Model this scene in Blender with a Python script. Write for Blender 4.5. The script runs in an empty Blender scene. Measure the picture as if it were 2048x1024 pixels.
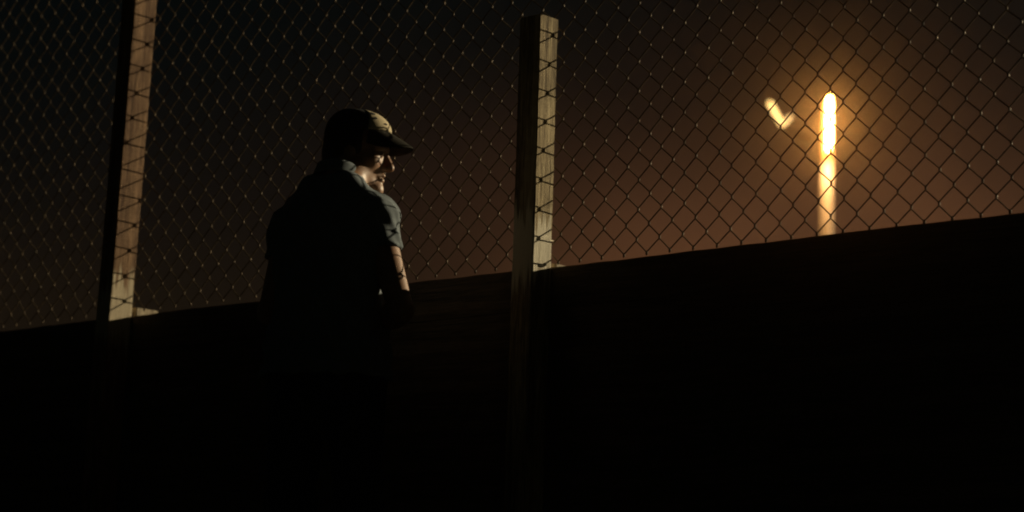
import bpy, math, random
import numpy as np
from mathutils import Vector, Matrix, noise

random.seed(7)
RAD = math.radians
scene = bpy.context.scene
COL = scene.collection

# ------------------------------------------------------------------ camera
FPX, W, H = 4600.0, 2048.0, 1024.0
CAM_Z, PITCH, ROLL = 0.10, RAD(10.0), RAD(2.05)
cam_data = bpy.data.cameras.new('camera')
cam = bpy.data.objects.new('camera', cam_data)
COL.objects.link(cam)
cam_data.sensor_width = 36.0
cam_data.lens = 36.0 * FPX / W
cam_data.clip_start, cam_data.clip_end = 0.05, 2000
CAM_M = Matrix.Rotation(math.pi / 2 + PITCH, 3, 'X') @ Matrix.Rotation(ROLL, 3, 'Z')
cam.matrix_world = Matrix.Translation((0, 0, CAM_Z)) @ CAM_M.to_4x4()
cam_data.dof.use_dof = True
cam_data.dof.focus_distance = 6.95
cam_data.dof.aperture_fstop = 2.5
scene.camera = cam

# ------------------------------------------------------------------ sky
world = bpy.data.worlds.new('World')
scene.world = world
world.use_nodes = True
nt = world.node_tree
nt.nodes.clear()
wout = nt.nodes.new('ShaderNodeOutputWorld')
wbg = nt.nodes.new('ShaderNodeBackground')
wtc = nt.nodes.new('ShaderNodeTexCoord')
wsep = nt.nodes.new('ShaderNodeSeparateXYZ')
nt.links.new(wtc.outputs['Generated'], wsep.inputs[0])
def wmath(op, x, y=None):
    n = nt.nodes.new('ShaderNodeMath')
    n.operation = op
    for i, v in enumerate((x, y)):
        if v is None: continue
        if isinstance(v, (int, float)): n.inputs[i].default_value = v
        else: nt.links.new(v, n.inputs[i])
    return n.outputs[0]
# night sky: dark teal overhead, a brown dome of town glow low on the side the lamps stand
GLOW = Vector((math.sin(RAD(8.0)), math.cos(RAD(8.0)), 0.0))
wh = nt.nodes.new('ShaderNodeVectorMath')          # heading only
wh.operation = 'MULTIPLY'
nt.links.new(wtc.outputs['Generated'], wh.inputs[0])
wh.inputs[1].default_value = (1, 1, 0)
wn = nt.nodes.new('ShaderNodeVectorMath')
wn.operation = 'NORMALIZE'
nt.links.new(wh.outputs[0], wn.inputs[0])
wdot = nt.nodes.new('ShaderNodeVectorMath')
wdot.operation = 'DOT_PRODUCT'
nt.links.new(wn.outputs[0], wdot.inputs[0])
wdot.inputs[1].default_value = GLOW
dotv = wmath('MAXIMUM', wdot.outputs['Value'], 0.0)
wnoise = nt.nodes.new('ShaderNodeTexNoise')        # thin uneven cloud catching the glow
wnoise.inputs['Scale'].default_value = 7.0
wnoise.inputs['Detail'].default_value = 4.0
nt.links.new(wtc.outputs['Generated'], wnoise.inputs['Vector'])
cloud = wmath('ADD', wmath('MULTIPLY', wnoise.outputs['Fac'], 2.4), -.2)
layer = wmath('DIVIDE', 1.0, wmath('ADD', 1.0, wmath('EXPONENT', wmath('DIVIDE', wmath('SUBTRACT', wsep.outputs['Z'], .207), .022))))
low = wmath('MULTIPLY', wmath('MULTIPLY', layer, cloud), wmath('ADD', wmath('MULTIPLY', wmath('POWER', dotv, 125.0), 1.0), wmath('MULTIPLY', wmath('POWER', dotv, 10.0), .06)))
def wadd(base, fac, col):
    n = nt.nodes.new('ShaderNodeVectorMath')
    n.operation = 'MULTIPLY_ADD'
    nt.links.new(fac, n.inputs[0])
    n.inputs[1].default_value = col
    if isinstance(base, tuple): n.inputs[2].default_value = base
    else: nt.links.new(base, n.inputs[2])
    return n.outputs[0]
sky = wadd((.0003, .0014, .0018), low, (.112, .044, .0175))
band = wmath('DIVIDE', 1.0, wmath('ADD', 1.0, wmath('EXPONENT', wmath('DIVIDE', wmath('SUBTRACT', wsep.outputs['Z'], .155), .018))))
sky = wadd(sky, wmath('MULTIPLY', band, wmath('POWER', dotv, 5.0)), (.0050, .0028, .0001))
nt.links.new(sky, wbg.inputs['Color'])
wbg.inputs['Strength'].default_value = 1.0
nt.links.new(wbg.outputs[0], wout.inputs['Surface'])

# ------------------------------------------------------------------ key light: distant field lights, far right behind the fence
SUN_AZ, SUN_EL = RAD(28.5), RAD(15.0)
sun_dir = Vector((math.cos(SUN_AZ) * math.cos(SUN_EL), math.sin(SUN_AZ) * math.cos(SUN_EL), math.sin(SUN_EL)))
sun_data = bpy.data.lights.new('sun', 'SUN')
sun_data.energy = 4.6
sun_data.angle = RAD(0.45)
sun_data.color = (1.0, .84, .54)
sun = bpy.data.objects.new('sun', sun_data)
COL.objects.link(sun)
sun.rotation_euler = sun_dir.to_track_quat('Z', 'Y').to_euler()
sun.location = sun_dir * 40

# ------------------------------------------------------------------ exposure
scene.render.engine = 'CYCLES'
scene.view_settings.view_transform = 'Standard'
scene.view_settings.look = 'None'
scene.view_settings.exposure = 0.0
scene.view_settings.gamma = 1.0
scene.cycles.use_denoising = True
scene.cycles.max_bounces = 6
scene.cycles.filter_width = 2.0
scene.cycles.volume_bounces = 0
scene.cycles.sample_clamp_indirect = 4.0

# ------------------------------------------------------------------ helpers
def at(px, py, Y):
    """the world point with world y = Y seen at photograph pixel (px, py)"""
    d = CAM_M @ Vector(((px - W / 2) / FPX, (H / 2 - py) / FPX, -1.0))
    k = Y / d.y
    return Vector((0, 0, CAM_Z)) + d * k

def tag(o, label, cat, group=None, kind=None):
    if label: o['label'] = label
    if cat: o['category'] = cat
    if group: o['group'] = group
    if kind: o['kind'] = kind
    return o

def new_obj(name, mesh, mat=None, parent=None):
    o = bpy.data.objects.new(name, mesh)
    COL.objects.link(o)
    if mat is not None and mesh is not None and not mesh.materials:
        mesh.materials.append(mat)
    if parent is not None:
        o.parent = parent
    return o

def empty(name, loc=(0, 0, 0), rz=0.0):
    o = bpy.data.objects.new(name, None)
    o.empty_display_size = .1
    COL.objects.link(o)
    o.location = loc
    o.rotation_euler = (0, 0, rz)
    return o

def mesh_from(name, verts, faces, smooth=False):
    m = bpy.data.meshes.new(name)
    m.from_pydata([tuple(v) for v in verts], [], faces)
    if smooth:
        m.polygons.foreach_set('use_smooth', [True] * len(m.polygons))
    m.update()
    return m

def tube(pts, radii, sides=6, caps=True):
    """verts, faces of a tube along pts"""
    pts = [Vector(p) for p in pts]
    if not hasattr(radii, '__len__'):
        radii = [radii] * len(pts)
    V, F = [], []
    prev = None
    for i, p in enumerate(pts):
        t = (pts[min(i + 1, len(pts) - 1)] - pts[max(i - 1, 0)]).normalized()
        if prev is None:
            ref = Vector((0, 0, 1)) if abs(t.z) < .9 else Vector((1, 0, 0))
            n = t.cross(ref).normalized()
        else:
            n = (prev - t * prev.dot(t)).normalized()
        prev = n
        b = t.cross(n)
        for k in range(sides):
            a = 2 * math.pi * k / sides
            V.append(p + (n * math.cos(a) + b * math.sin(a)) * radii[i])
    for i in range(len(pts) - 1):
        for k in range(sides):
            k2 = (k + 1) % sides
            F.append((i * sides + k, i * sides + k2, (i + 1) * sides + k2, (i + 1) * sides + k))
    if caps:
        F.append(tuple(reversed(range(sides))))
        n0 = (len(pts) - 1) * sides
        F.append(tuple(range(n0, n0 + sides)))
    return V, F

def grid_mesh(name, fn, nu, nv, th, both=None):
    """a sheet fn(u, v) given real thickness by fn2 = the other face"""
    V, F = [], []
    for k, g in enumerate((fn, both)):
        for j in range(nv + 1):
            for i in range(nu + 1):
                V.append(g(i / nu, j / nv))
    n = (nu + 1) * (nv + 1)
    ix = lambda k, i, j: k * n + j * (nu + 1) + i
    for j in range(nv):
        for i in range(nu):
            F.append((ix(0, i, j), ix(0, i + 1, j), ix(0, i + 1, j + 1), ix(0, i, j + 1)))
            F.append((ix(1, i, j), ix(1, i, j + 1), ix(1, i + 1, j + 1), ix(1, i + 1, j)))
    for i in range(nu):
        F.append((ix(0, i, 0), ix(1, i, 0), ix(1, i + 1, 0), ix(0, i + 1, 0)))
        F.append((ix(0, i, nv), ix(0, i + 1, nv), ix(1, i + 1, nv), ix(1, i, nv)))
    for j in range(nv):
        F.append((ix(0, 0, j), ix(0, 0, j + 1), ix(1, 0, j + 1), ix(1, 0, j)))
        F.append((ix(0, nu, j), ix(1, nu, j), ix(1, nu, j + 1), ix(0, nu, j + 1)))
    return mesh_from(name, V, F, True)

# ------------------------------------------------------------------ materials
def mat_nodes(name):
    m = bpy.data.materials.new(name)
    m.use_nodes = True
    t = m.node_tree
    b = t.nodes['Principled BSDF']
    return m, t, b

def ramp(t, src, stops):
    r = t.nodes.new('ShaderNodeValToRGB')
    e = r.color_ramp.elements
    e[0].position, e[0].color = stops[0][0], (*stops[0][1], 1)
    e[1].position, e[1].color = stops[-1][0], (*stops[-1][1], 1)
    for p, c in stops[1:-1]:
        x = e.new(p)
        x.color = (*c, 1)
    t.links.new(src, r.inputs[0])
    return r.outputs[0]

def mapped(t, scale, loc=(0, 0, 0)):
    tc = t.nodes.new('ShaderNodeTexCoord')
    mp = t.nodes.new('ShaderNodeMapping')
    mp.inputs['Scale'].default_value = scale
    mp.inputs['Location'].default_value = loc
    t.links.new(tc.outputs['Object'], mp.inputs['Vector'])
    return mp.outputs[0]

def noise_n(t, vec, scale, detail=4, rough=.55, dist=0.0):
    n = t.nodes.new('ShaderNodeTexNoise')
    n.inputs['Scale'].default_value = scale
    n.inputs['Detail'].default_value = detail
    n.inputs['Roughness'].default_value = rough
    n.inputs['Distortion'].default_value = dist
    t.links.new(vec, n.inputs['Vector'])
    return n.outputs['Fac']

def mixc(t, fac, a, b, mode='MIX'):
    n = t.nodes.new('ShaderNodeMix')
    n.data_type = 'RGBA'
    n.blend_type = mode
    for s, v in ((n.inputs['Factor'], fac), (n.inputs['A'], a), (n.inputs['B'], b)):
        if isinstance(v, (int, float)):
            s.default_value = v
        elif isinstance(v, tuple):
            s.default_value = (*v, 1) if len(v) == 3 else v
        else:
            t.links.new(v, s)
    return n.outputs['Result']

def math_n(t, op, a, b=None, c=None):
    n = t.nodes.new('ShaderNodeMath')
    n.operation = op
    for i, v in enumerate((a, b, c)):
        if v is None: continue
        if isinstance(v, (int, float)): n.inputs[i].default_value = v
        else: t.links.new(v, n.inputs[i])
    return n.outputs[0]

def bump(t, b, h, strength, dist):
    n = t.nodes.new('ShaderNodeBump')
    n.inputs['Strength'].default_value = strength
    n.inputs['Distance'].default_value = dist
    t.links.new(h, n.inputs['Height'])
    t.links.new(n.outputs[0], b.inputs['Normal'])

def wood(name, dark, mid, light, axis=2, seed=0.0, pale=None, pale_z=None):
    m, t, b = mat_nodes(name)
    sc = [1.0, 1.0, 1.0]
    sc[axis] = .05
    v = mapped(t, tuple(sc), (seed, seed * .7, seed * .3))
    fine = noise_n(t, v, 190, 6, .68, .25)
    wide = noise_n(t, v, 34, 4, .6, .6)
    iso = noise_n(t, mapped(t, (1, 1, 1), (seed * 2, 0, seed)), 9, 4, .6)
    grain = math_n(t, 'ADD', math_n(t, 'MULTIPLY', fine, .55), math_n(t, 'MULTIPLY', wide, .45))
    c = ramp(t, grain, [(.36, tuple(x * .55 for x in dark)), (.43, dark), (.52, mid), (.62, light)])
    stain = ramp(t, noise_n(t, mapped(t, tuple(.35 if i == axis else 1.0 for i in range(3)), (seed, 1, seed)), 22, 5, .65, .8), [(.48, (0, 0, 0)), (.66, (1, 1, 1))])
    c = mixc(t, math_n(t, 'MULTIPLY', stain, .5), c, dark)
    c = mixc(t, math_n(t, 'MULTIPLY', ramp(t, iso, [(.42, (0, 0, 0)), (.7, (1, 1, 1))]), .45), c, dark)
    if pale is not None:
        # a clean, less weathered strip at the foot with a ragged upper edge
        tc = t.nodes.new('ShaderNodeTexCoord')
        sp = t.nodes.new('ShaderNodeSeparateXYZ')
        t.links.new(tc.outputs['Object'], sp.inputs[0])
        edge = math_n(t, 'ADD', sp.outputs['Z'], math_n(t, 'MULTIPLY', math_n(t, 'SUBTRACT', noise_n(t, v, 60, 3, .6), .5), .42))
        k = math_n(t, 'SMOOTH_MAX', 0.0, math_n(t, 'MINIMUM', 1.0, math_n(t, 'MULTIPLY', math_n(t, 'SUBTRACT', pale_z, edge), 28.0)), .1)
        k = math_n(t, 'MULTIPLY', k, math_n(t, 'MINIMUM', 1.0, math_n(t, 'MAXIMUM', 0.0, math_n(t, 'MULTIPLY', math_n(t, 'SUBTRACT', edge, pale_z - .26), 14.0))))
        c = mixc(t, math_n(t, 'MULTIPLY', k, .92), c, mixc(t, fine, tuple(x * .8 for x in pale), pale))
    t.links.new(c, b.inputs['Base Color'])
    b.inputs['Roughness'].default_value = .85
    b.inputs['Specular IOR Level'].default_value = .2
    bump(t, b, grain, .8, .006)
    return m

def plain(name, col, rough=.7, var=.25, scale=30, metal=0.0, spec=.3, bmp=0.0, bscale=300):
    m, t, b = mat_nodes(name)
    n = noise_n(t, mapped(t, (1, 1, 1)), scale, 5)
    c = ramp(t, n, [(.3, tuple(x * (1 - var) for x in col)), (.7, tuple(min(1, x * (1 + var)) for x in col))])
    t.links.new(c, b.inputs['Base Color'])
    b.inputs['Roughness'].default_value = rough
    b.inputs['Metallic'].default_value = metal
    b.inputs['Specular IOR Level'].default_value = spec
    if bmp:
        bump(t, b, noise_n(t, mapped(t, (1, 1, 1)), bscale, 3), bmp, .002)
    return m

M = {}
M['wood_grey'] = wood('weathered_post_wood', (.13, .092, .048), (.37, .285, .16), (.56, .45, .27), 2, 3.1, (.82, .74, .57), 1.49)
M['wood_red'] = wood('reddish_post_wood', (.10, .052, .027), (.23, .135, .072), (.33, .20, .11), 2, 8.4, (.62, .52, .36), 1.45)
M['wood_board'] = wood('board_wood', (.05, .036, .024), (.10, .074, .048), (.15, .11, .07), 0, 1.7)
M['wood_stub'] = wood('backing_post_wood', (.28, .22, .15), (.46, .38, .26), (.6, .5, .36), 2, 5.5)
M['wire'] = plain('rusty_galvanised_wire', (.092, .062, .032), .55, .6, 45, .4, .35)
M['staple'] = plain('staple_steel', (.35, .3, .22), .4, .3, 80, .9)
M['ground'] = plain('dark_turf', (.032, .036, .018), .95, .5, 3, 0, .1, .6, 40)

# ------------------------------------------------------------------ ground
def ground_z(x, y):
    # man stands on the level strip along the fence; the bank drops away toward the camera
    s = min(1.0, max(0.0, (5.6 - (y + .9 * x * .6)) / 3.5))
    s = s * s * (3 - 2 * s)
    return .067 - .62 * s + .006 * noise.noise(Vector((x * .5, y * .5, 0)))

def build_ground():
    xs = sorted(set([-50, -35, -25, -18, -14] + [-11 + i * .5 for i in range(45)] + [14, 18, 25, 35, 50]))
    ys = sorted(set([-30, -20, -12, -8] + [-5 + i * .5 for i in range(46)] + [20, 24, 30, 38, 46, 56, 68]))
    V = [(x, y, ground_z(x, y)) for y in ys for x in xs]
    n = len(xs)
    F = [(j * n + i, j * n + i + 1, (j + 1) * n + i + 1, (j + 1) * n + i) for j in range(len(ys) - 1) for i in range(n - 1)]
    g = new_obj('ground', mesh_from('ground', V, F, True), M['ground'])
    g['kind'] = 'structure'
build_ground()

# ------------------------------------------------------------------ fence: local x along the fence (to the right and nearer), local y away from the camera, back faces of the posts at y = 0
PHI = RAD(42.5)
corner = at(1073, 285, 7.05)                       # front right edge of the middle post
u_dir = Vector((math.cos(PHI), -math.sin(PHI), 0))
n_dir = Vector((math.sin(PHI), math.cos(PHI), 0))
POST = .089
origin = corner - u_dir * (POST / 2) + n_dir * POST
fence = empty('chain_link_fence', (origin.x, origin.y, 0), -PHI)
tag(fence, 'tall chain link fence on wooden posts above a dark board wall', 'fence')
BOARD_TOP = 1.325

def post_mesh(w, d, z0, z1, lean=0.0, seed=0, bev=.004, twist=0.0):
    """square timber, back face at y = 0, centre of its width at x = 0, slightly crooked"""
    V, F = [], []
    prof = []
    hw = w / 2
    for sx, sy in ((-1, 0), (1, 0), (1, -1), (-1, -1)):
        cx, cy = sx * hw, sy * d
        ax, ay = (-sx * bev, 0), (0, bev if sy else -bev)
        a = (cx + ax[0], cy)
        b = (cx, cy + (bev if sy else -bev))
        prof += [a, b] if (sx, sy) in ((1, 0), (-1, -1)) else [b, a]
    N = 110
    for i in range(N + 1):
        z = z0 + (z1 - z0) * i / N
        ox = lean * (z - BOARD_TOP) + .0035 * noise.noise(Vector((z * 1.3, seed, 0)))
        oy = .003 * noise.noise(Vector((z * 1.1, seed, 4)))
        an = twist * (z - BOARD_TOP)
        ca, sa = math.cos(an), math.sin(an)
        for j, (x, y) in enumerate(prof):
            jx = .0016 * noise.noise(Vector((z * 9, j // 2 * 3.1, seed))) + .0012 * noise.noise(Vector((z * 45, j // 2 * 7.7, seed)))
            xx, yy = x * ca - y * sa, x * sa + y * ca
            tz = .004 * noise.noise(Vector((x * 60, y * 60, seed))) if i == N else 0
            V.append((xx + ox + jx, yy + oy, z + tz))
    n = len(prof)
    for i in range(N):
        for k in range(n):
            k2 = (k + 1) % n
            F.append((i * n + k2, i * n + k, (i + 1) * n + k, (i + 1) * n + k2))
    F.append(tuple(range(n)))
    F.append(tuple(reversed(range(N * n, N * n + n))))
    return mesh_from('post', V, F)

POSTS = [  # x along fence, width, depth, top, lean, material, label
    (-4.02, .089, .089, 3.4, .0, 'wood_red', None),
    (-2.082, .080, .106, 3.4, .024, 'wood_red', 'reddish brown post rising out of the frame'),
    (0.0, POST, POST, 2.125, .0, 'wood_grey', 'short weathered grey post with sawn top in view'),
    (2.05, .089, .089, 3.4, .0, 'wood_grey', None)]
for i, (x, w, d, z1, lean, mt, lab) in enumerate(POSTS):
    me = post_mesh(w, d, -.4, z1, lean, i * 5.3)
    p = new_obj('post', me, M[mt], fence)
    p.location = (x, 0, 0)
    if lab: p['label'] = lab
    # backing post behind the boards, its head just showing over them
    sb = post_mesh(w * .98, .104, -.4, BOARD_TOP + (.018, .036, .012, .01)[i], 0, i * 3.7 + 1)
    s = new_obj('backing_post', sb, M['wood_stub'], fence)
    s.location = (x + .0, .022 + .104, 0)

# boards between and behind the posts, butted at each post
BH, BT = .138, .019
edges = [-6.0, -4.02, -2.08, 0.0, 2.05, 3.6]
def board_mesh(L, seed):
    V, F = [], []
    N = 48
    for i in range(N + 1):
        x = L * i / N
        top = .004 * noise.noise(Vector((x * 2.0, seed, 0))) + .0025 * noise.noise(Vector((x * 11.0, seed, 5)))
        bow = .003 * noise.noise(Vector((x * .9, seed, 7)))
        b = .006
        for y, z in ((0, b), (0, BH - b), (b, BH), (BT - b, BH), (BT, BH - b), (BT, b), (BT - b, 0), (b, 0)):
            V.append((x, y + bow * .4, z + (top if z > BH / 2 else 0)))
    for i in range(N):
        for k in range(8):
            k2 = (k + 1) % 8
            F.append((i * 8 + k, (i + 1) * 8 + k, (i + 1) * 8 + k2, i * 8 + k2))
    F.append(tuple(range(8)))
    F.append(tuple(reversed(range(N * 8, N * 8 + 8))))
    return mesh_from('board', V, F)
for bi in range(len(edges) - 1):
    L = edges[bi + 1] - edges[bi] - .004
    for r in range(9):
        me = board_mesh(L, bi * 11.3 + r * 2.9)
        o = new_obj('board', me, M['wood_board'], fence)
        o.location = (edges[bi] + .002, .0015 + (.0025 if r % 2 else 0) + random.uniform(0, .0015), BOARD_TOP - BH - r * (BH - .009))
        if r == 0: o['label'] = 'top board, its edge catching the brown light'

# chain link: every picket wire a flattened spiral hooked into its neighbours
CW, CH, WR = .0890, .0938, .0022
MESH_TOP, MESH_Y = 3.35, .010
def warp(x, z):
    k = Vector((x * .9, z * 1.1, 3.3))
    dx = .010 * noise.noise(k) + .003 * noise.noise(k * 3.1)
    dz = .012 * noise.noise(k + Vector((9, 0, 0))) + .003 * noise.noise(k * 3.7 + Vector((0, 5, 0)))
    dy = .006 * noise.noise(k + Vector((0, 17, 0)))
    dx -= .029 * (z - 1.75)
    near = min(abs(x - p[0]) for p in POSTS)
    if near < .12: dy *= near / .12
    return dx, max(-.005, dy), dz

def bottom_z(x):
    s = min(1, max(0, (x + .9) / 2.0))
    return BOARD_TOP + .014 * (1 - s) + .0025

fabric_pts = [(x, MESH_Y + .004, MESH_TOP - .02) for x in (-6.0, -4.0, -2.0, 0.0, 1.0, 3.6)]
V, F = tube(fabric_pts, .0022, 6)
fabric = new_obj('chain_link_mesh', mesh_from('tension_wire', V, F, True), M['wire'], fence)
fabric['label'] = 'rusty diamond mesh, gold where the light catches its knots'

def picket(k):
    x0 = k * CW / 2 - 5.988
    P = []
    side = k % 2
    rows = int((MESH_TOP - BOARD_TOP) / (CH / 2))
    d = .0024
    b = bottom_z(x0)
    e = WR * .75
    # hooked foot of the picket
    sgn = -1
    for j in range(rows + 1):
        right = (j + side) % 2
        cx = x0 + (CW / 2 + e if right else -e)
        nx = x0 + (-e if right else CW / 2 + e)
        z = j * CH / 2
        yn = d if right else -d        # leg above this knot runs on this face
        yp = -yn
        dirx = nx - cx
        if j == 0:
            P.append((cx - dirx * .03, yp * 1.2, z + .010))
            P.append((cx - dirx * .05, yp, z + .001))
        if j > 0:
            P.append((cx + dirx * .20, yp * 1.1, z - CH * .118))
            P.append((cx + dirx * .05, yp * 1.0, z - CH * .058))
        P.append((cx + dirx * .004, yp * .55, z - CH * .022))
        P.append((cx + dirx * .004, yn * .55, z + CH * .022))
        if j < rows:
            P.append((cx + dirx * .05, yn * 1.0, z + CH * .058))
            P.append((cx + dirx * .20, yn * 1.1, z + CH * .118))
    pts = []
    jz = random.uniform(-.0008, .0008)
    # stretch: cells a little taller near the boards
    for (x, y, z) in P:
        dx, dy, dz = warp(x, z + b)
        f = min(1.0, z / .12)
        pts.append((x + dx * f, MESH_Y + y + dy * f, b + z + dz * f + jz))
    return tube(pts, WR, 5)
n_pick = int(9.4 / (CW / 2))
for k in range(int(1.4 / (CW / 2)), n_pick):
    V, F = picket(k)
    new_obj('wire', mesh_from('wire', V, F, True), M['wire'], fabric)

# staples holding the mesh to the posts
sv, sf = tube([(-.009, .012, 0), (-.009, -.003, 0), (.009, -.003, 0), (.009, .012, 0)], .0014, 5)
sm = mesh_from('staple', [(x, MESH_Y + .006 - y, z) for x, y, z in sv], sf)
for i, (x, w, d, z1, lean, mt, lab) in enumerate(POSTS):
    z = BOARD_TOP + .09
    while z < z1 - .05:
        o = new_obj('staple', sm, M['staple'], fence)
        o.location = (x + random.uniform(-.02, .03), 0, z)
        o.rotation_euler = (0, random.uniform(-.5, .5), 0)
        z += random.uniform(.17, .24)
# fence rail nails on the boards are hidden by the posts

# ------------------------------------------------------------------ implicit surfaces for the figure
class Field:
    def __init__(self, lo, hi, h):
        self.lo, self.h = np.array(lo, float), h
        self.n = np.ceil((np.array(hi) - self.lo) / h).astype(int) + 1
        self.d = np.full(self.n, .5, np.float32)
    def sub(self, lo, hi):
        a = np.clip(np.floor((np.array(lo) - self.lo) / self.h).astype(int), 0, self.n - 1)
        b = np.clip(np.ceil((np.array(hi) - self.lo) / self.h).astype(int) + 1, 1, self.n)
        sl = tuple(slice(x, y) for x, y in zip(a, b))
        g = [(self.lo[i] + self.h * np.arange(a[i], b[i])).astype(np.float32) for i in range(3)]
        return sl, np.meshgrid(*g, indexing='ij', sparse=True)
    def smin(self, sl, b, k):
        a = self.d[sl]
        if k <= 0:
            self.d[sl] = np.minimum(a, b)
        else:
            h = np.clip(.5 + .5 * (b - a) / k, 0, 1)
            self.d[sl] = b + (a - b) * h - k * h * (1 - h)
    def ssub(self, sl, b, k):
        a = self.d[sl]
        h = np.clip(.5 - .5 * (a + b) / k, 0, 1)
        self.d[sl] = a + (-b - a) * h + k * h * (1 - h)
    def cone(self, a, b, ra, rb, k=.02, s=(1, 1, 1), xf=None, op='add'):
        """round cone; s squashes the section, xf = (3x3, origin): a, b given in that frame"""
        a, b = np.array(a, float), np.array(b, float)
        R, O = (np.eye(3), np.zeros(3)) if xf is None else xf
        wa, wb = R @ a + O, R @ b + O
        m = max(ra, rb) * max(1, max(s)) + k + .02
        sl, (X, Y, Z) = self.sub(np.minimum(wa, wb) - m, np.maximum(wa, wb) + m)
        X, Y, Z = X - O[0], Y - O[1], Z - O[2]
        lx = R[0, 0] * X + R[1, 0] * Y + R[2, 0] * Z
        ly = R[0, 1] * X + R[1, 1] * Y + R[2, 1] * Z
        lz = R[0, 2] * X + R[1, 2] * Y + R[2, 2] * Z
        sx, sy, sz = s
        px, py, pz = (lx - a[0]) / sx, (ly - a[1]) / sy, (lz - a[2]) / sz
        v = (b - a) / np.array(s)
        vv = float(v @ v)
        t = np.clip((px * v[0] + py * v[1] + pz * v[2]) / vv, 0, 1) if vv > 1e-12 else 0
        q = np.sqrt((px - t * v[0]) ** 2 + (py - t * v[1]) ** 2 + (pz - t * v[2]) ** 2) - (ra + (rb - ra) * t)
        q = (q * min(s)).astype(np.float32)
        (self.smin if op == 'add' else self.ssub)(sl, q, k)
    def ball(self, c, r, k=.02, s=(1, 1, 1), xf=None, op='add'):
        self.cone(c, c, r, r, k, s, xf, op)
    def loft(self, rows, k=.02, p=2.3):
        """rows: z, half width, half depth, centre y"""
        rows = np.array(rows, float)
        amax, bmax = rows[:, 1].max(), rows[:, 2].max()
        sl, (X, Y, Z) = self.sub((-amax - .05, -bmax - .08, rows[0, 0] - .05), (amax + .05, bmax + .08, rows[-1, 0] + .05))
        zz = Z.ravel()
        def ip(c):
            # smooth interpolation of the profile
            zs = rows[:, 0]
            fine = np.interp(zz, zs, rows[:, c])
            ker = max(1, int(.03 / self.h)) * 2 + 1
            pad = np.pad(fine, ker // 2, mode='edge')
            return np.convolve(pad, np.ones(ker) / ker, 'valid')
        A, B, C = (ip(c).reshape(1, 1, -1) for c in (1, 2, 3))
        r = (np.abs(X / A) ** p + np.abs((Y - C) / B) ** p) ** (1 / p)
        q = (r - 1) * np.minimum(A, B)
        q = np.maximum(q, np.maximum(rows[0, 0] - Z, Z - rows[-1, 0]))
        self.smin(sl, q.astype(np.float32), k)
    def wrinkle(self, fn, lo, hi):
        sl, (X, Y, Z) = self.sub(lo, hi)
        self.d[sl] += fn(X, Y, Z).astype(np.float32)
    def cut(self, nrm, off, lo=None, hi=None):
        """keep the side where n.p < off"""
        lo = self.lo if lo is None else lo
        hi = self.lo + self.h * (self.n - 1) if hi is None else hi
        sl, (X, Y, Z) = self.sub(lo, hi)
        self.d[sl] = np.maximum(self.d[sl], (nrm[0] * X + nrm[1] * Y + nrm[2] * Z - off).astype(np.float32))
    def mesh(self, name):
        d = self.d
        inside = d < 0
        nx, ny, nz = d.shape
        c = np.zeros((nx - 1, ny - 1, nz - 1), np.int8)
        for i in (0, 1):
            for j in (0, 1):
                for k in (0, 1):
                    c += inside[i:nx - 1 + i, j:ny - 1 + j, k:nz - 1 + k]
        act = (c > 0) & (c < 8)
        idx = np.argwhere(act)
        ids = np.full(act.shape, -1, np.int64)
        ids[act] = np.arange(len(idx))
        acc = np.zeros((len(idx), 3))
        cnt = np.zeros(len(idx))
        corners = [(i, j, k) for i in (0, 1) for j in (0, 1) for k in (0, 1)]
        val = {q: d[idx[:, 0] + q[0], idx[:, 1] + q[1], idx[:, 2] + q[2]] for q in corners}
        for q in corners:
            for ax in range(3):
                if q[ax]: continue
                r = list(q); r[ax] = 1; r = tuple(r)
                a, b = val[q], val[r]
                x = (a < 0) != (b < 0)
                t = np.where(x, a / np.where(x, a - b, 1), 0)
                pos = np.array(q, float) + np.outer(t, np.eye(3)[ax])
                acc[x] += pos[x]
                cnt[x] += 1
        verts = self.lo + self.h * (idx + acc / cnt[:, None])
        quads = []
        for ax in range(3):
            o1, o2 = (ax + 1) % 3, (ax + 2) % 3
            sa = [slice(None)] * 3; sb = [slice(None)] * 3
            sa[ax] = slice(0, -1); sb[ax] = slice(1, None)
            a, b = inside[tuple(sa)], inside[tuple(sb)]
            e = np.argwhere(a != b)
            ok = (e[:, o1] > 0) & (e[:, o2] > 0) & (e[:, o1] < d.shape[o1] - 1) & (e[:, o2] < d.shape[o2] - 1)
            e = e[ok]
            flip = a[e[:, 0], e[:, 1], e[:, 2]]
            def cell(da, db):
                f = e.copy()
                f[:, o1] += da; f[:, o2] += db
                return ids[f[:, 0], f[:, 1], f[:, 2]]
            q = np.stack([cell(-1, -1), cell(0, -1), cell(0, 0), cell(-1, 0)], 1)
            q[~flip] = q[~flip][:, ::-1]
            quads.append(q)
        quads = np.concatenate(quads)
        quads = quads[(quads >= 0).all(1)]
        m = bpy.data.meshes.new(name)
        m.vertices.add(len(verts)); m.vertices.foreach_set('co', verts.ravel())
        m.loops.add(quads.size); m.loops.foreach_set('vertex_index', quads.ravel())
        m.polygons.add(len(quads))
        m.polygons.foreach_set('loop_start', np.arange(0, quads.size, 4))
        m.polygons.foreach_set('use_smooth', np.ones(len(quads), bool))
        m.update(); m.validate()
        return m

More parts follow.
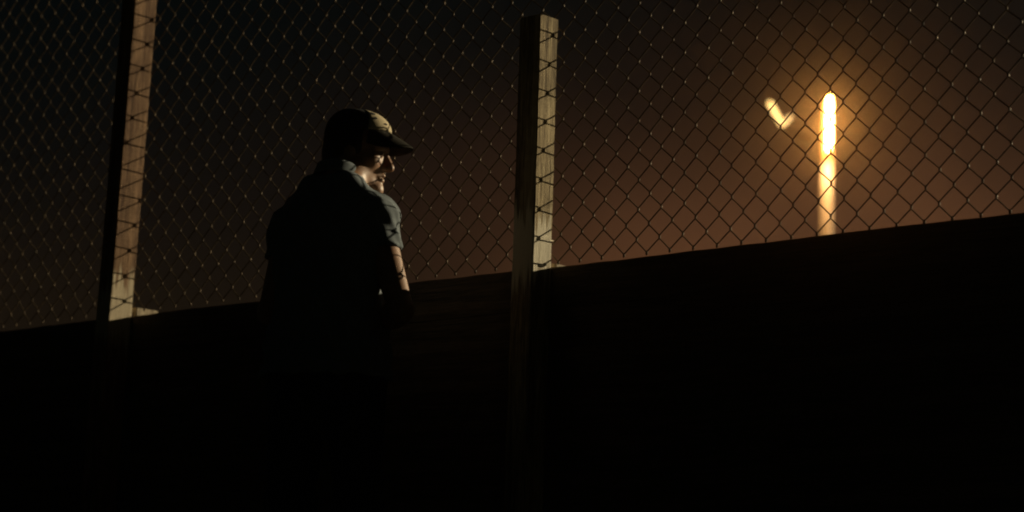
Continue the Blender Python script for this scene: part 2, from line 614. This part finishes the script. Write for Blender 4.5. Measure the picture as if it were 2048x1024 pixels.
# ------------------------------------------------------------------ materials of the figure
def skin_mat():
    m, t, b = mat_nodes('skin')
    n = noise_n(t, mapped(t, (1, 1, 1)), 40, 5)
    t.links.new(ramp(t, n, [(.3, (.27, .138, .072)), (.7, (.35, .185, .098))]), b.inputs['Base Color'])
    b.inputs['Roughness'].default_value = .5
    b.inputs['Subsurface Weight'].default_value = .12
    b.inputs['Subsurface Radius'].default_value = (.012, .005, .003)
    b.inputs['Subsurface Scale'].default_value = .4
    bump(t, b, noise_n(t, mapped(t, (1, 1, 1)), 420, 3), .25, .001)
    return m
def cloth(name, col, var=.2):
    m, t, b = mat_nodes(name)
    n = noise_n(t, mapped(t, (1, 1, 1)), 55, 6, .65)
    weave = noise_n(t, mapped(t, (1, 1, 1)), 620, 2, .6)
    k = math_n(t, 'ADD', math_n(t, 'MULTIPLY', n, .6), math_n(t, 'MULTIPLY', weave, .4))
    t.links.new(ramp(t, k, [(.35, tuple(c * (1 - var) for c in col)), (.65, tuple(c * (1 + var) for c in col))]), b.inputs['Base Color'])
    b.inputs['Roughness'].default_value = .9
    b.inputs['Specular IOR Level'].default_value = .15
    bump(t, b, k, .35, .0025)
    return m
M['skin'] = skin_mat()
M['shirt'] = cloth('grey_blue_cotton', (.165, .190, .205))
M['trousers'] = cloth('dark_denim', (.025, .03, .045))
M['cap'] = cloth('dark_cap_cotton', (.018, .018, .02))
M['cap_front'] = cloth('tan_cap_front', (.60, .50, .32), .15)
M['brim'] = cloth('olive_brim_cotton', (.022, .019, .012))
M['cap_mark'] = cloth('dark_mark_cloth', (.03, .03, .035))
M['hair'] = plain('dark_brown_hair', (.02, .014, .009), .6, .4, 200)
M['leather'] = plain('brown_leather', (.03, .022, .016), .5, .3, 60)

# ------------------------------------------------------------------ the man: local x to his right, y forward, z up
PSI = RAD(20.0)
MAN = Vector((-.560, 7.125, .067))
HEAD_O = np.array((.030, .077, 1.617))
yaw, pit, tilt = RAD(77.0), RAD(9.0), RAD(0.0)
def rot(ax, a): return np.array(Matrix.Rotation(a, 3, ax))
HEAD_R = rot('Z', -yaw) @ rot('X', -pit) @ rot('Y', tilt)
HX = (HEAD_R, HEAD_O)

SH = {1: (.138, -.006, 1.384), -1: (-.152, .004, 1.354)}
ELB = {1: (.257, -.050, 1.085), -1: (-.195, -.03, 1.09)}
WRI = {1: (.055, .195, 1.065), -1: (-.075, .205, 1.055)}
LEGS = {s: ((s * .092, -.005, .90), (s * .115, .02, .49), (s * .125, -.025, .085)) for s in (1, -1)}
TORSO = [(.78, .13, .10, -.01), (.88, .168, .118, -.015), (.97, .168, .118, -.012), (1.06, .153, .112, 0), (1.15, .155, .115, .0),
         (1.27, .158, .125, -.005), (1.34, .148, .12, -.02), (1.40, .122, .098, -.03), (1.46, .085, .072, -.022), (1.50, .060, .060, -.008)]

def hand(f, s):
    w = np.array(WRI[s]); e = np.array(ELB[s])
    d = (w - e) / np.linalg.norm(w - e)
    d = d * .7 + np.array((-s * .55, .15, -.1)); d /= np.linalg.norm(d)
    up = np.array((0, .25, 1.0)); up -= d * (up @ d); up /= np.linalg.norm(up)
    pn = np.cross(d, up) * s          # palm faces the belly
    if pn[1] > 0: pn = -pn
    palm = w + d * .05
    f.cone(w, w + d * .035, .026, .032, .015, xf=None)
    f.cone(palm - up * .018, palm + up * .022 + d * .012, .019, .020, .012)
    f.cone(palm + d * .02 - up * .02, palm + d * .03 + up * .026, .016, .016, .01)
    ks = palm + d * .042
    for i, (o, L) in enumerate(((.036, .040), (.013, .045), (-.010, .042), (-.032, .033))):
        a = ks + up * o
        b = a + d * L * .9 + pn * L * .35
        c = b + d * L * .3 + pn * L * .62
        g = c - d * L * .15 + pn * L * .45
        f.cone(a, b, .0095, .009, .004)
        f.cone(b, c, .009, .0085, .004)
        f.cone(c, g, .0085, .0075, .004)
    a = w + d * .03 + up * .028 + pn * .008
    b = a + d * .035 + up * .022 + pn * .012
    c = b + d * .030 + up * .004 + pn * .012
    f.cone(a, b, .012, .0105, .008)
    f.cone(b, c, .0105, .009, .005)

def body_core(f, head=True):
    f.loft(TORSO, .02)
    for s in (1, -1):
        sh, el, wr = SH[s], ELB[s], WRI[s]
        f.cone((s * .045, -.03, 1.485), (s * .125, -.015, 1.395), .038, .045, .04)
        f.ball(sh, .060, .04)
        f.cone(sh, el, .053, .039, .03)
        el2 = tuple(np.array(el) * .75 + np.array(wr) * .25)
        f.cone(el, el2, .038, .041, .015)
        f.cone(el2, wr, .041, .026, .02)
        hp, kn, an = LEGS[s]
        f.cone(hp, kn, .088, .058, .04)
        calf = tuple(np.array(kn) * .68 + np.array(an) * .32 + np.array((0, -.015, 0)))
        f.cone(kn, calf, .056, .056, .03)
        f.cone(calf, an, .055, .038, .03)
        f.cone((an[0], an[1], .06), (an[0] + s * .02, an[1] + .16, .045), .042, .034, .03)
        hand(f, s)

def head(f):
    # neck
    f.cone((.0, -.012, 1.44), tuple(HEAD_O + np.array((0, -.045, -.075))), .066, .060, .04)
    f.cone((.0, .02, 1.47), tuple(HEAD_O + HEAD_R @ np.array((0, .010, -.080))), .036, .026, .04)
    f.ball((0, -.014, .036), 1, .02, (.076, .096, .088), HX)
    f.ball((0, .030, -.030), 1, .03, (.062, .064, .088), HX)
    for s in (1, -1):
        f.cone((s * .046, .004, -.062), (s * .012, .076, -.108), .015, .018, .022, xf=HX)
        f.cone((s * .012, .086, .024), (s * .046, .070, .022), .013, .013, .014, xf=HX)
        f.ball((s * .043, .058, -.024), .024, .022, xf=HX)
        f.ball((s * .032, .101, .001), .013, .012, xf=HX, op='sub')
        f.ball((s * .032, .079, .000), .0125, .003, xf=HX)
        f.ball((s * .077, -.008, -.012), 1, .006, (.010, .019, .031), HX)
    f.cone((0, .084, -.104), (0, .086, -.108), .020, .020, .02, xf=HX)
    f.cone((0, .088, .012), (0, .116, -.030), .0095, .0115, .010, xf=HX)
    f.cone((0, .095, -.028), (0, .113, -.034), .014, .0115, .008, xf=HX)
    for s in (1, -1):
        f.ball((s * .0125, .101, -.036), .0095, .006, xf=HX)
        f.cone((s * .004, .0955, -.0605), (s * .021, .084, -.066), .0085, .004, .005, xf=HX)
        f.cone((s * .003, .0945, -.0745), (s * .018, .084, -.072), .0095, .004, .005, xf=HX)
    f.cone((-.022, .099, -.0675), (.022, .099, -.0675), .0035, .0035, .003, xf=HX, op='sub')

bf = Field((-.36, -.24, -.005), (.36, .34, 1.74), .0050)
body_core(bf)
head(bf)
bf.cut((0, 0, -1), -.006)
person = new_obj('person', bf.mesh('body'), M['skin'])
person.location = MAN
person.rotation_euler = (0, 0, -PSI)
tag(person, 'man in a cap and grey blue short sleeved shirt, looking right along the fence', 'person')
del bf

# shirt
sf_ = Field((-.36, -.24, .80), (.36, .26, 1.56), .0045)
sf_.loft([(z, a + (.016 if z > 1.2 else .026 if z > 1.1 else .036), b + (.014 if z > 1.2 else .028 if z > 1.1 else .036), c) for z, a, b, c in TORSO if z > .79], .02)
for s in (1, -1):
    sh, el = np.array(SH[s]), np.array(ELB[s])
    sf_.cone((s * .050, -.036, 1.480 + .006 * s), (s * .125, -.022, 1.394 + .012 * s), .050, .056, .05)
    sf_.ball(tuple(sh), .070, .04)
    mid = sh * .56 + el * .44
    sf_.cone(tuple(sh), tuple(mid), .066, .060 if s == 1 else .062, .03)
def shirt_folds(X, Y, Z):
    a = .0030 * np.sin(38 * Z + 16 * np.sin(5 * X + 2 * Y) + 9 * Y) * np.clip((1.30 - Z) * 4, .15, 1)
    b = .0022 * np.sin(70 * (Z + .8 * np.abs(X)) + 7 * np.sin(11 * Y))
    c = .0026 * np.sin(46 * X + 21 * Z + 5 * np.sin(13 * Z))
    arm = np.clip((np.abs(X) - .15) * 18, 0, 1)
    d = arm * .0028 * np.sin(60 * (Z - .75 * np.abs(X)) + 5 * np.sin(30 * Y) + 1.3)
    return a + b * .8 + c + d
sf_.wrinkle(shirt_folds, (-.36, -.24, .80), (.36, .26, 1.56))
# neck opening, hem, sleeve ends
sf_.cone((0, .0, 1.535), (0, .10, 1.57), .062, .085, .006, op='sub')
sf_.cut((0, 0, -1), -.855)
for s in (1, -1):
    sh, el = np.array(SH[s]), np.array(ELB[s])
    ax = (el - sh) / np.linalg.norm(el - sh)
    p = sh * .62 + el * .38
    lo = (.14, -.2, 1.0) if s == 1 else (-.36, -.2, 1.0)
    hi = (.36, .2, 1.42) if s == 1 else (-.14, .2, 1.42)
    # only trim the sleeve, not the flank
    sl, (X, Y, Z) = sf_.sub(lo, hi)
    out = ax[0] * X + ax[1] * Y + ax[2] * Z - float(ax @ p) + .003 * np.sin(60 * Y)
    flank = (np.abs(X) - .178 - .10 * np.clip(1.36 - Z, -1, 0))
    sf_.d[sl] = np.where(flank > 0, np.maximum(sf_.d[sl], out), sf_.d[sl]).astype(np.float32)
shirt = new_obj('shirt', sf_.mesh('shirt'), M['shirt'], person)
shirt['label'] = 'grey blue short sleeved shirt, lit along the right shoulder'
del sf_

# ribbed collar standing round the neck
def collar_pt(u, v, off):
    a = u * 2 * math.pi
    r = .070 + off - .006 * v
    lean = .020 * v
    return np.array((r * math.sin(a), -.012 + r * .98 * math.cos(a) + lean, 1.510 + .042 * v - .018 * math.cos(a) + .001 * math.sin(5 * a)))
new_obj('collar', grid_mesh('collar', lambda u, v: collar_pt(u, v, .006), 48, 5, 0, lambda u, v: collar_pt(u, v, -.004)), M['shirt'], shirt)

# trousers
tf = Field((-.30, -.24, .03), (.30, .24, 1.02), .006)
tf.loft([(.79, .15, .115, -.01), (.88, .182, .130, -.015), (.99, .176, .126, -.012)], .02)
for s in (1, -1):
    hp, kn, an = LEGS[s]
    tf.cone(hp, kn, .098, .074, .04)
    calf = tuple(np.array(kn) * .68 + np.array(an) * .32 + np.array((0, -.015, 0)))
    tf.cone(kn, calf, .076, .074, .03)
    tf.cone(calf, (an[0], an[1], .06), .074, .066, .03)
tf.cone((-.05, -.01, .80), (.05, -.01, .80), .105, .105, .04)
def tr_folds(X, Y, Z):
    return .004 * np.sin(50 * Z + 9 * np.sin(20 * X) + 6 * Y) * np.clip((.75 - Z) * 3, .2, 1)
tf.wrinkle(tr_folds, (-.3, -.24, .03), (.3, .24, 1.02))
tf.cut((0, 0, -1), -.045)
tf.cut((0, 0, 1), .985)
new_obj('trousers', tf.mesh('trousers'), M['trousers'], person)
del tf
for s in (1, -1):
    an = LEGS[s][2]
    lo = (min(an[0], an[0] + s * .03) - .08, an[1] - .10, 0)
    hi = (max(an[0], an[0] + s * .03) + .08, an[1] + .27, .16)
    ff = Field(lo, hi, .005)
    ff.cone((an[0], an[1] - .015, .055), (an[0] + s * .022, an[1] + .165, .04), .052, .046, .03, (1, 1, .85))
    ff.cone((an[0], an[1], .06), (an[0], an[1], .11), .052, .05, .03)
    ff.cut((0, 0, -1), -.004)
    new_obj('shoe', ff.mesh('shoe'), M['leather'], person)

# hair under the cap, lengthened over nape and jaw to keep the neck dark
hf = Field(HEAD_O - .16, HEAD_O + .16, .004)
hf.ball((0, -.017, .036), 1, .01, (.0825, .100, .092), HX)
hf.cone((0, -.052, -.02), (0, -.040, -.085), .060, .056, .02, xf=HX)
for s_ in (1, -1):
    hf.cone((s_ * .060, -.008, .02), (s_ * .046, .006, -.088), .024, .027, .02, xf=HX)
Rn = HEAD_R
def hcut(n, o):
    w = Rn @ np.array(n, float)
    hf.cut(w, float(w @ HEAD_O) + o)
hcut((0, 1, .10), .026)
hcut((0, .25, -1), .118)
hf.wrinkle(lambda X, Y, Z: .0012 * np.sin(260 * X + 90 * Z) * np.sin(240 * Y), HEAD_O - .16, HEAD_O + .16)
new_obj('hair', hf.mesh('hair'), M['hair'], person)
del hf

# cap (built in the head frame, then moved into the man's frame)
CAP_TOP = .138
def rim_z(th):
    return .040 + .040 * (.5 + .5 * math.cos(th)) ** 1.2
def cap_pt(th, s, off=0.0):
    """th = 0 in front, s = 0 at the rim, 1 at the button"""
    rx, ry = .0865 + off, .106 + off
    a = s * math.pi / 2
    r = math.cos(a) ** .80 if s < 1 else 0.0
    rz = rim_z(th)
    z = (CAP_TOP + off - rz) * math.sin(a) ** .95
    seam = .0012 * abs(math.sin(3 * th)) * math.sin(2 * a)
    cy = -.012 - .010 * s
    p = np.array((rx * r * math.sin(th), ry * r * math.cos(th) + cy, rz + z + seam))
    return HEAD_O + HEAD_R @ p
cap = new_obj('cap', grid_mesh('cap', lambda u, v: cap_pt(u * 2 * math.pi, v * .995), 72, 16, 0,
                               lambda u, v: cap_pt(u * 2 * math.pi, v * .995, -.003)), M['cap'], person)
cap['label'] = 'baseball cap with dark sides and a pale tan front'
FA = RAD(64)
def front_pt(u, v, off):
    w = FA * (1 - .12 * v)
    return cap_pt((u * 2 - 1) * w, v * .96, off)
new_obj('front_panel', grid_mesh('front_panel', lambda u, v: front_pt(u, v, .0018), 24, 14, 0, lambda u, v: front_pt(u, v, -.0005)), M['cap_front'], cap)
def mark_piece(u0, v0, pts):
    """a thin dark shape on the front panel: outline in (u, v)"""
    top = [front_pt(u0 + a, v0 + b, .0030) for a, b in pts]
    bot = [front_pt(u0 + a, v0 + b, .0010) for a, b in pts]
    n = len(pts)
    F = [tuple(range(n)), tuple(reversed(range(n, 2 * n)))]
    F += [(i, n + i, n + (i + 1) % n, (i + 1) % n) for i in range(n)]
    return mesh_from('cap_mark', top + bot, F)
for (u0, v0, sc) in ((.92, .56, 1.0), (.90, .36, .8), (.70, .22, .7), (.34, .36, 1.0), (.52, .42, .8)):  # dark marks of irregular outline on the front panel
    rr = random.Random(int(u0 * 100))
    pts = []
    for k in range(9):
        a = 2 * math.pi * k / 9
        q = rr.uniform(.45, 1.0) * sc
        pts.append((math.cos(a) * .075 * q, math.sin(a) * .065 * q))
    new_obj('cap_mark', mark_piece(u0, v0, pts), M['cap_mark'], cap)
BA = RAD(62)
def brim_pt(u, v, off):
    th = (u * 2 - 1) * BA
    c = math.cos((u * 2 - 1) * math.pi / 2)
    L = .082 * max(0.0, c) ** .62
    base = np.array((.0865 * math.sin(th), .106 * math.cos(th) - .012, rim_z(th)))
    p = base + np.array((math.sin(th) * .12 * L, L * v, 0))
    p[2] += -.36 * L * v - 7.0 * (p[0] ** 2) * (.10 + .90 * v) + off - .002
    p[2] += -.8 * L * L * v * v
    return HEAD_O + HEAD_R @ p
new_obj('brim', grid_mesh('brim', lambda u, v: brim_pt(u, v, .0022), 36, 12, 0, lambda u, v: brim_pt(u, v, -.0012)), M['brim'], cap)
bt = [cap_pt(0, 1.0, .001), cap_pt(0, 1.0, .004), cap_pt(0, 1.0, .006)]
V, F = tube(bt, [.008, .0075, .003], 10)
new_obj('button', mesh_from('button', V, F, True), M['cap'], cap)

# ------------------------------------------------------------------ the light on its pole, far behind the fence
LY = 45.0
top = at(1658, 192, LY)
foot = Vector((top.x, top.y, 0))
lamp = empty('street_lamp', foot)
tag(lamp, 'glowing tall light pole beyond the fence with a bright tube at its top', 'street lamp')
def emission(name, col, strength):
    m = bpy.data.materials.new(name)
    m.use_nodes = True
    t = m.node_tree
    t.nodes.clear()
    o = t.nodes.new('ShaderNodeOutputMaterial')
    e = t.nodes.new('ShaderNodeEmission')
    e.inputs['Color'].default_value = (*col, 1)
    e.inputs['Strength'].default_value = strength
    t.links.new(e.outputs[0], o.inputs['Surface'])
    return m
M['tube'] = emission('lamp_tube_glow', (1.0, .40, .085), 240.0)
M['side_glow'] = emission('side_stroke_glow', (1.0, .62, .20), 3.2)
M['pole'] = plain('pale_pole_paint', (.42, .33, .23), .8, .15, 8)
M['lamp_metal'] = plain('lamp_metal', (.02, .018, .015), .9, .2, 20, 0, .05)
ht = top.z
V, F = tube([(0, .15, -.3), (0, .15, ht * .5), (0, .15, ht + .02)], [.145, .132, .115], 20)
new_obj('pole', mesh_from('pole', V, F, True), M['pole'], lamp)
V, F = tube([(0, -.09, ht - 1.14), (0, -.09, ht - 1.13), (0, -.09, ht - .12), (0, -.09, ht - .05)], [.028, .038, .038, .022], 14)
tb = new_obj('lamp_tube', mesh_from('lamp_tube', V, F, True), M['tube'], lamp)
V, F = tube([(0, -.09, ht - .04), (0, -.09, ht), (0, .15, ht + .01)], .03, 8)
new_obj('bracket', mesh_from('bracket', V, F, True), M['lamp_metal'], lamp)
V, F = tube([(0, -.09, ht - 1.16), (0, -.09, ht - 1.20), (0, .15, ht - 1.23)], .022, 8)
new_obj('bracket', mesh_from('bracket', V, F, True), M['lamp_metal'], lamp)
# added fill spot that brightens the pole, on a made-up bracket
V, F = tube([(0, .12, ht - 1.30), (0, -.38, ht - 1.12)], .018, 8)
new_obj('bracket', mesh_from('bracket', V, F, True), M['lamp_metal'], lamp)
fill = bpy.data.lights.new('pole_fill', 'SPOT')
fill.energy = 260
fill.color = (1.0, .60, .26)
fill.spot_size, fill.spot_blend, fill.shadow_soft_size = RAD(100), .8, .03
fill_obj = bpy.data.objects.new('pole_fill', fill)
COL.objects.link(fill_obj)
fill_obj.parent = lamp
fill_obj.location = (0, -.38, ht - 1.16)
fill_obj.rotation_euler = (RAD(24), 0, 0)
# small glowing V of two strokes, joined to the pole by an arm
a0, a1 = at(1538, 203, LY) - foot, at(1566, 252, LY) - foot
V, F = tube([a0, a0 + (a1 - a0) * .08, a0 + (a1 - a0) * .92, a1], [.033, .051, .051, .033], 12)
new_obj('side_stroke', mesh_from('side_stroke', V, F, True), M['side_glow'], lamp)
b1 = at(1582, 232, LY) - foot
V, F = tube([a1 + (b1 - a1) * .15, b1], [.03, .039], 8)
new_obj('side_stroke', mesh_from('side_stroke', V, F, True), emission('dim_stroke_glow', (1.0, .6, .22), 2.6), lamp)
V, F = tube([a1 + Vector((0, .03, -.03)), Vector((-.5, .15, a1.z - .16)), Vector((0, .15, a1.z - .22))], .028, 8)
new_obj('arm', mesh_from('arm', V, F, True), M['lamp_metal'], lamp)

# ------------------------------------------------------------------ haze
def build_haze():
    x0, x1, y0, y1, z0, z1 = -60, 60, -40, 80, -2.2, top.z + .8
    V = [(x, y, z) for z in (z0, z1) for y in (y0, y1) for x in (x0, x1)]
    F = [(0, 2, 3, 1), (4, 5, 7, 6), (0, 1, 5, 4), (2, 6, 7, 3), (0, 4, 6, 2), (1, 3, 7, 5)]
    m = bpy.data.materials.new('haze')
    m.use_nodes = True
    t = m.node_tree
    t.nodes.clear()
    o = t.nodes.new('ShaderNodeOutputMaterial')
    v = t.nodes.new('ShaderNodeVolumePrincipled')
    v.inputs['Color'].default_value = (.9, .86, .80, 1)
    v.inputs['Density'].default_value = .003
    v.inputs['Anisotropy'].default_value = .98
    t.links.new(v.outputs[0], o.inputs['Volume'])
    h = new_obj('haze', mesh_from('haze', V, F), m)
    h['kind'] = 'stuff'
build_haze()
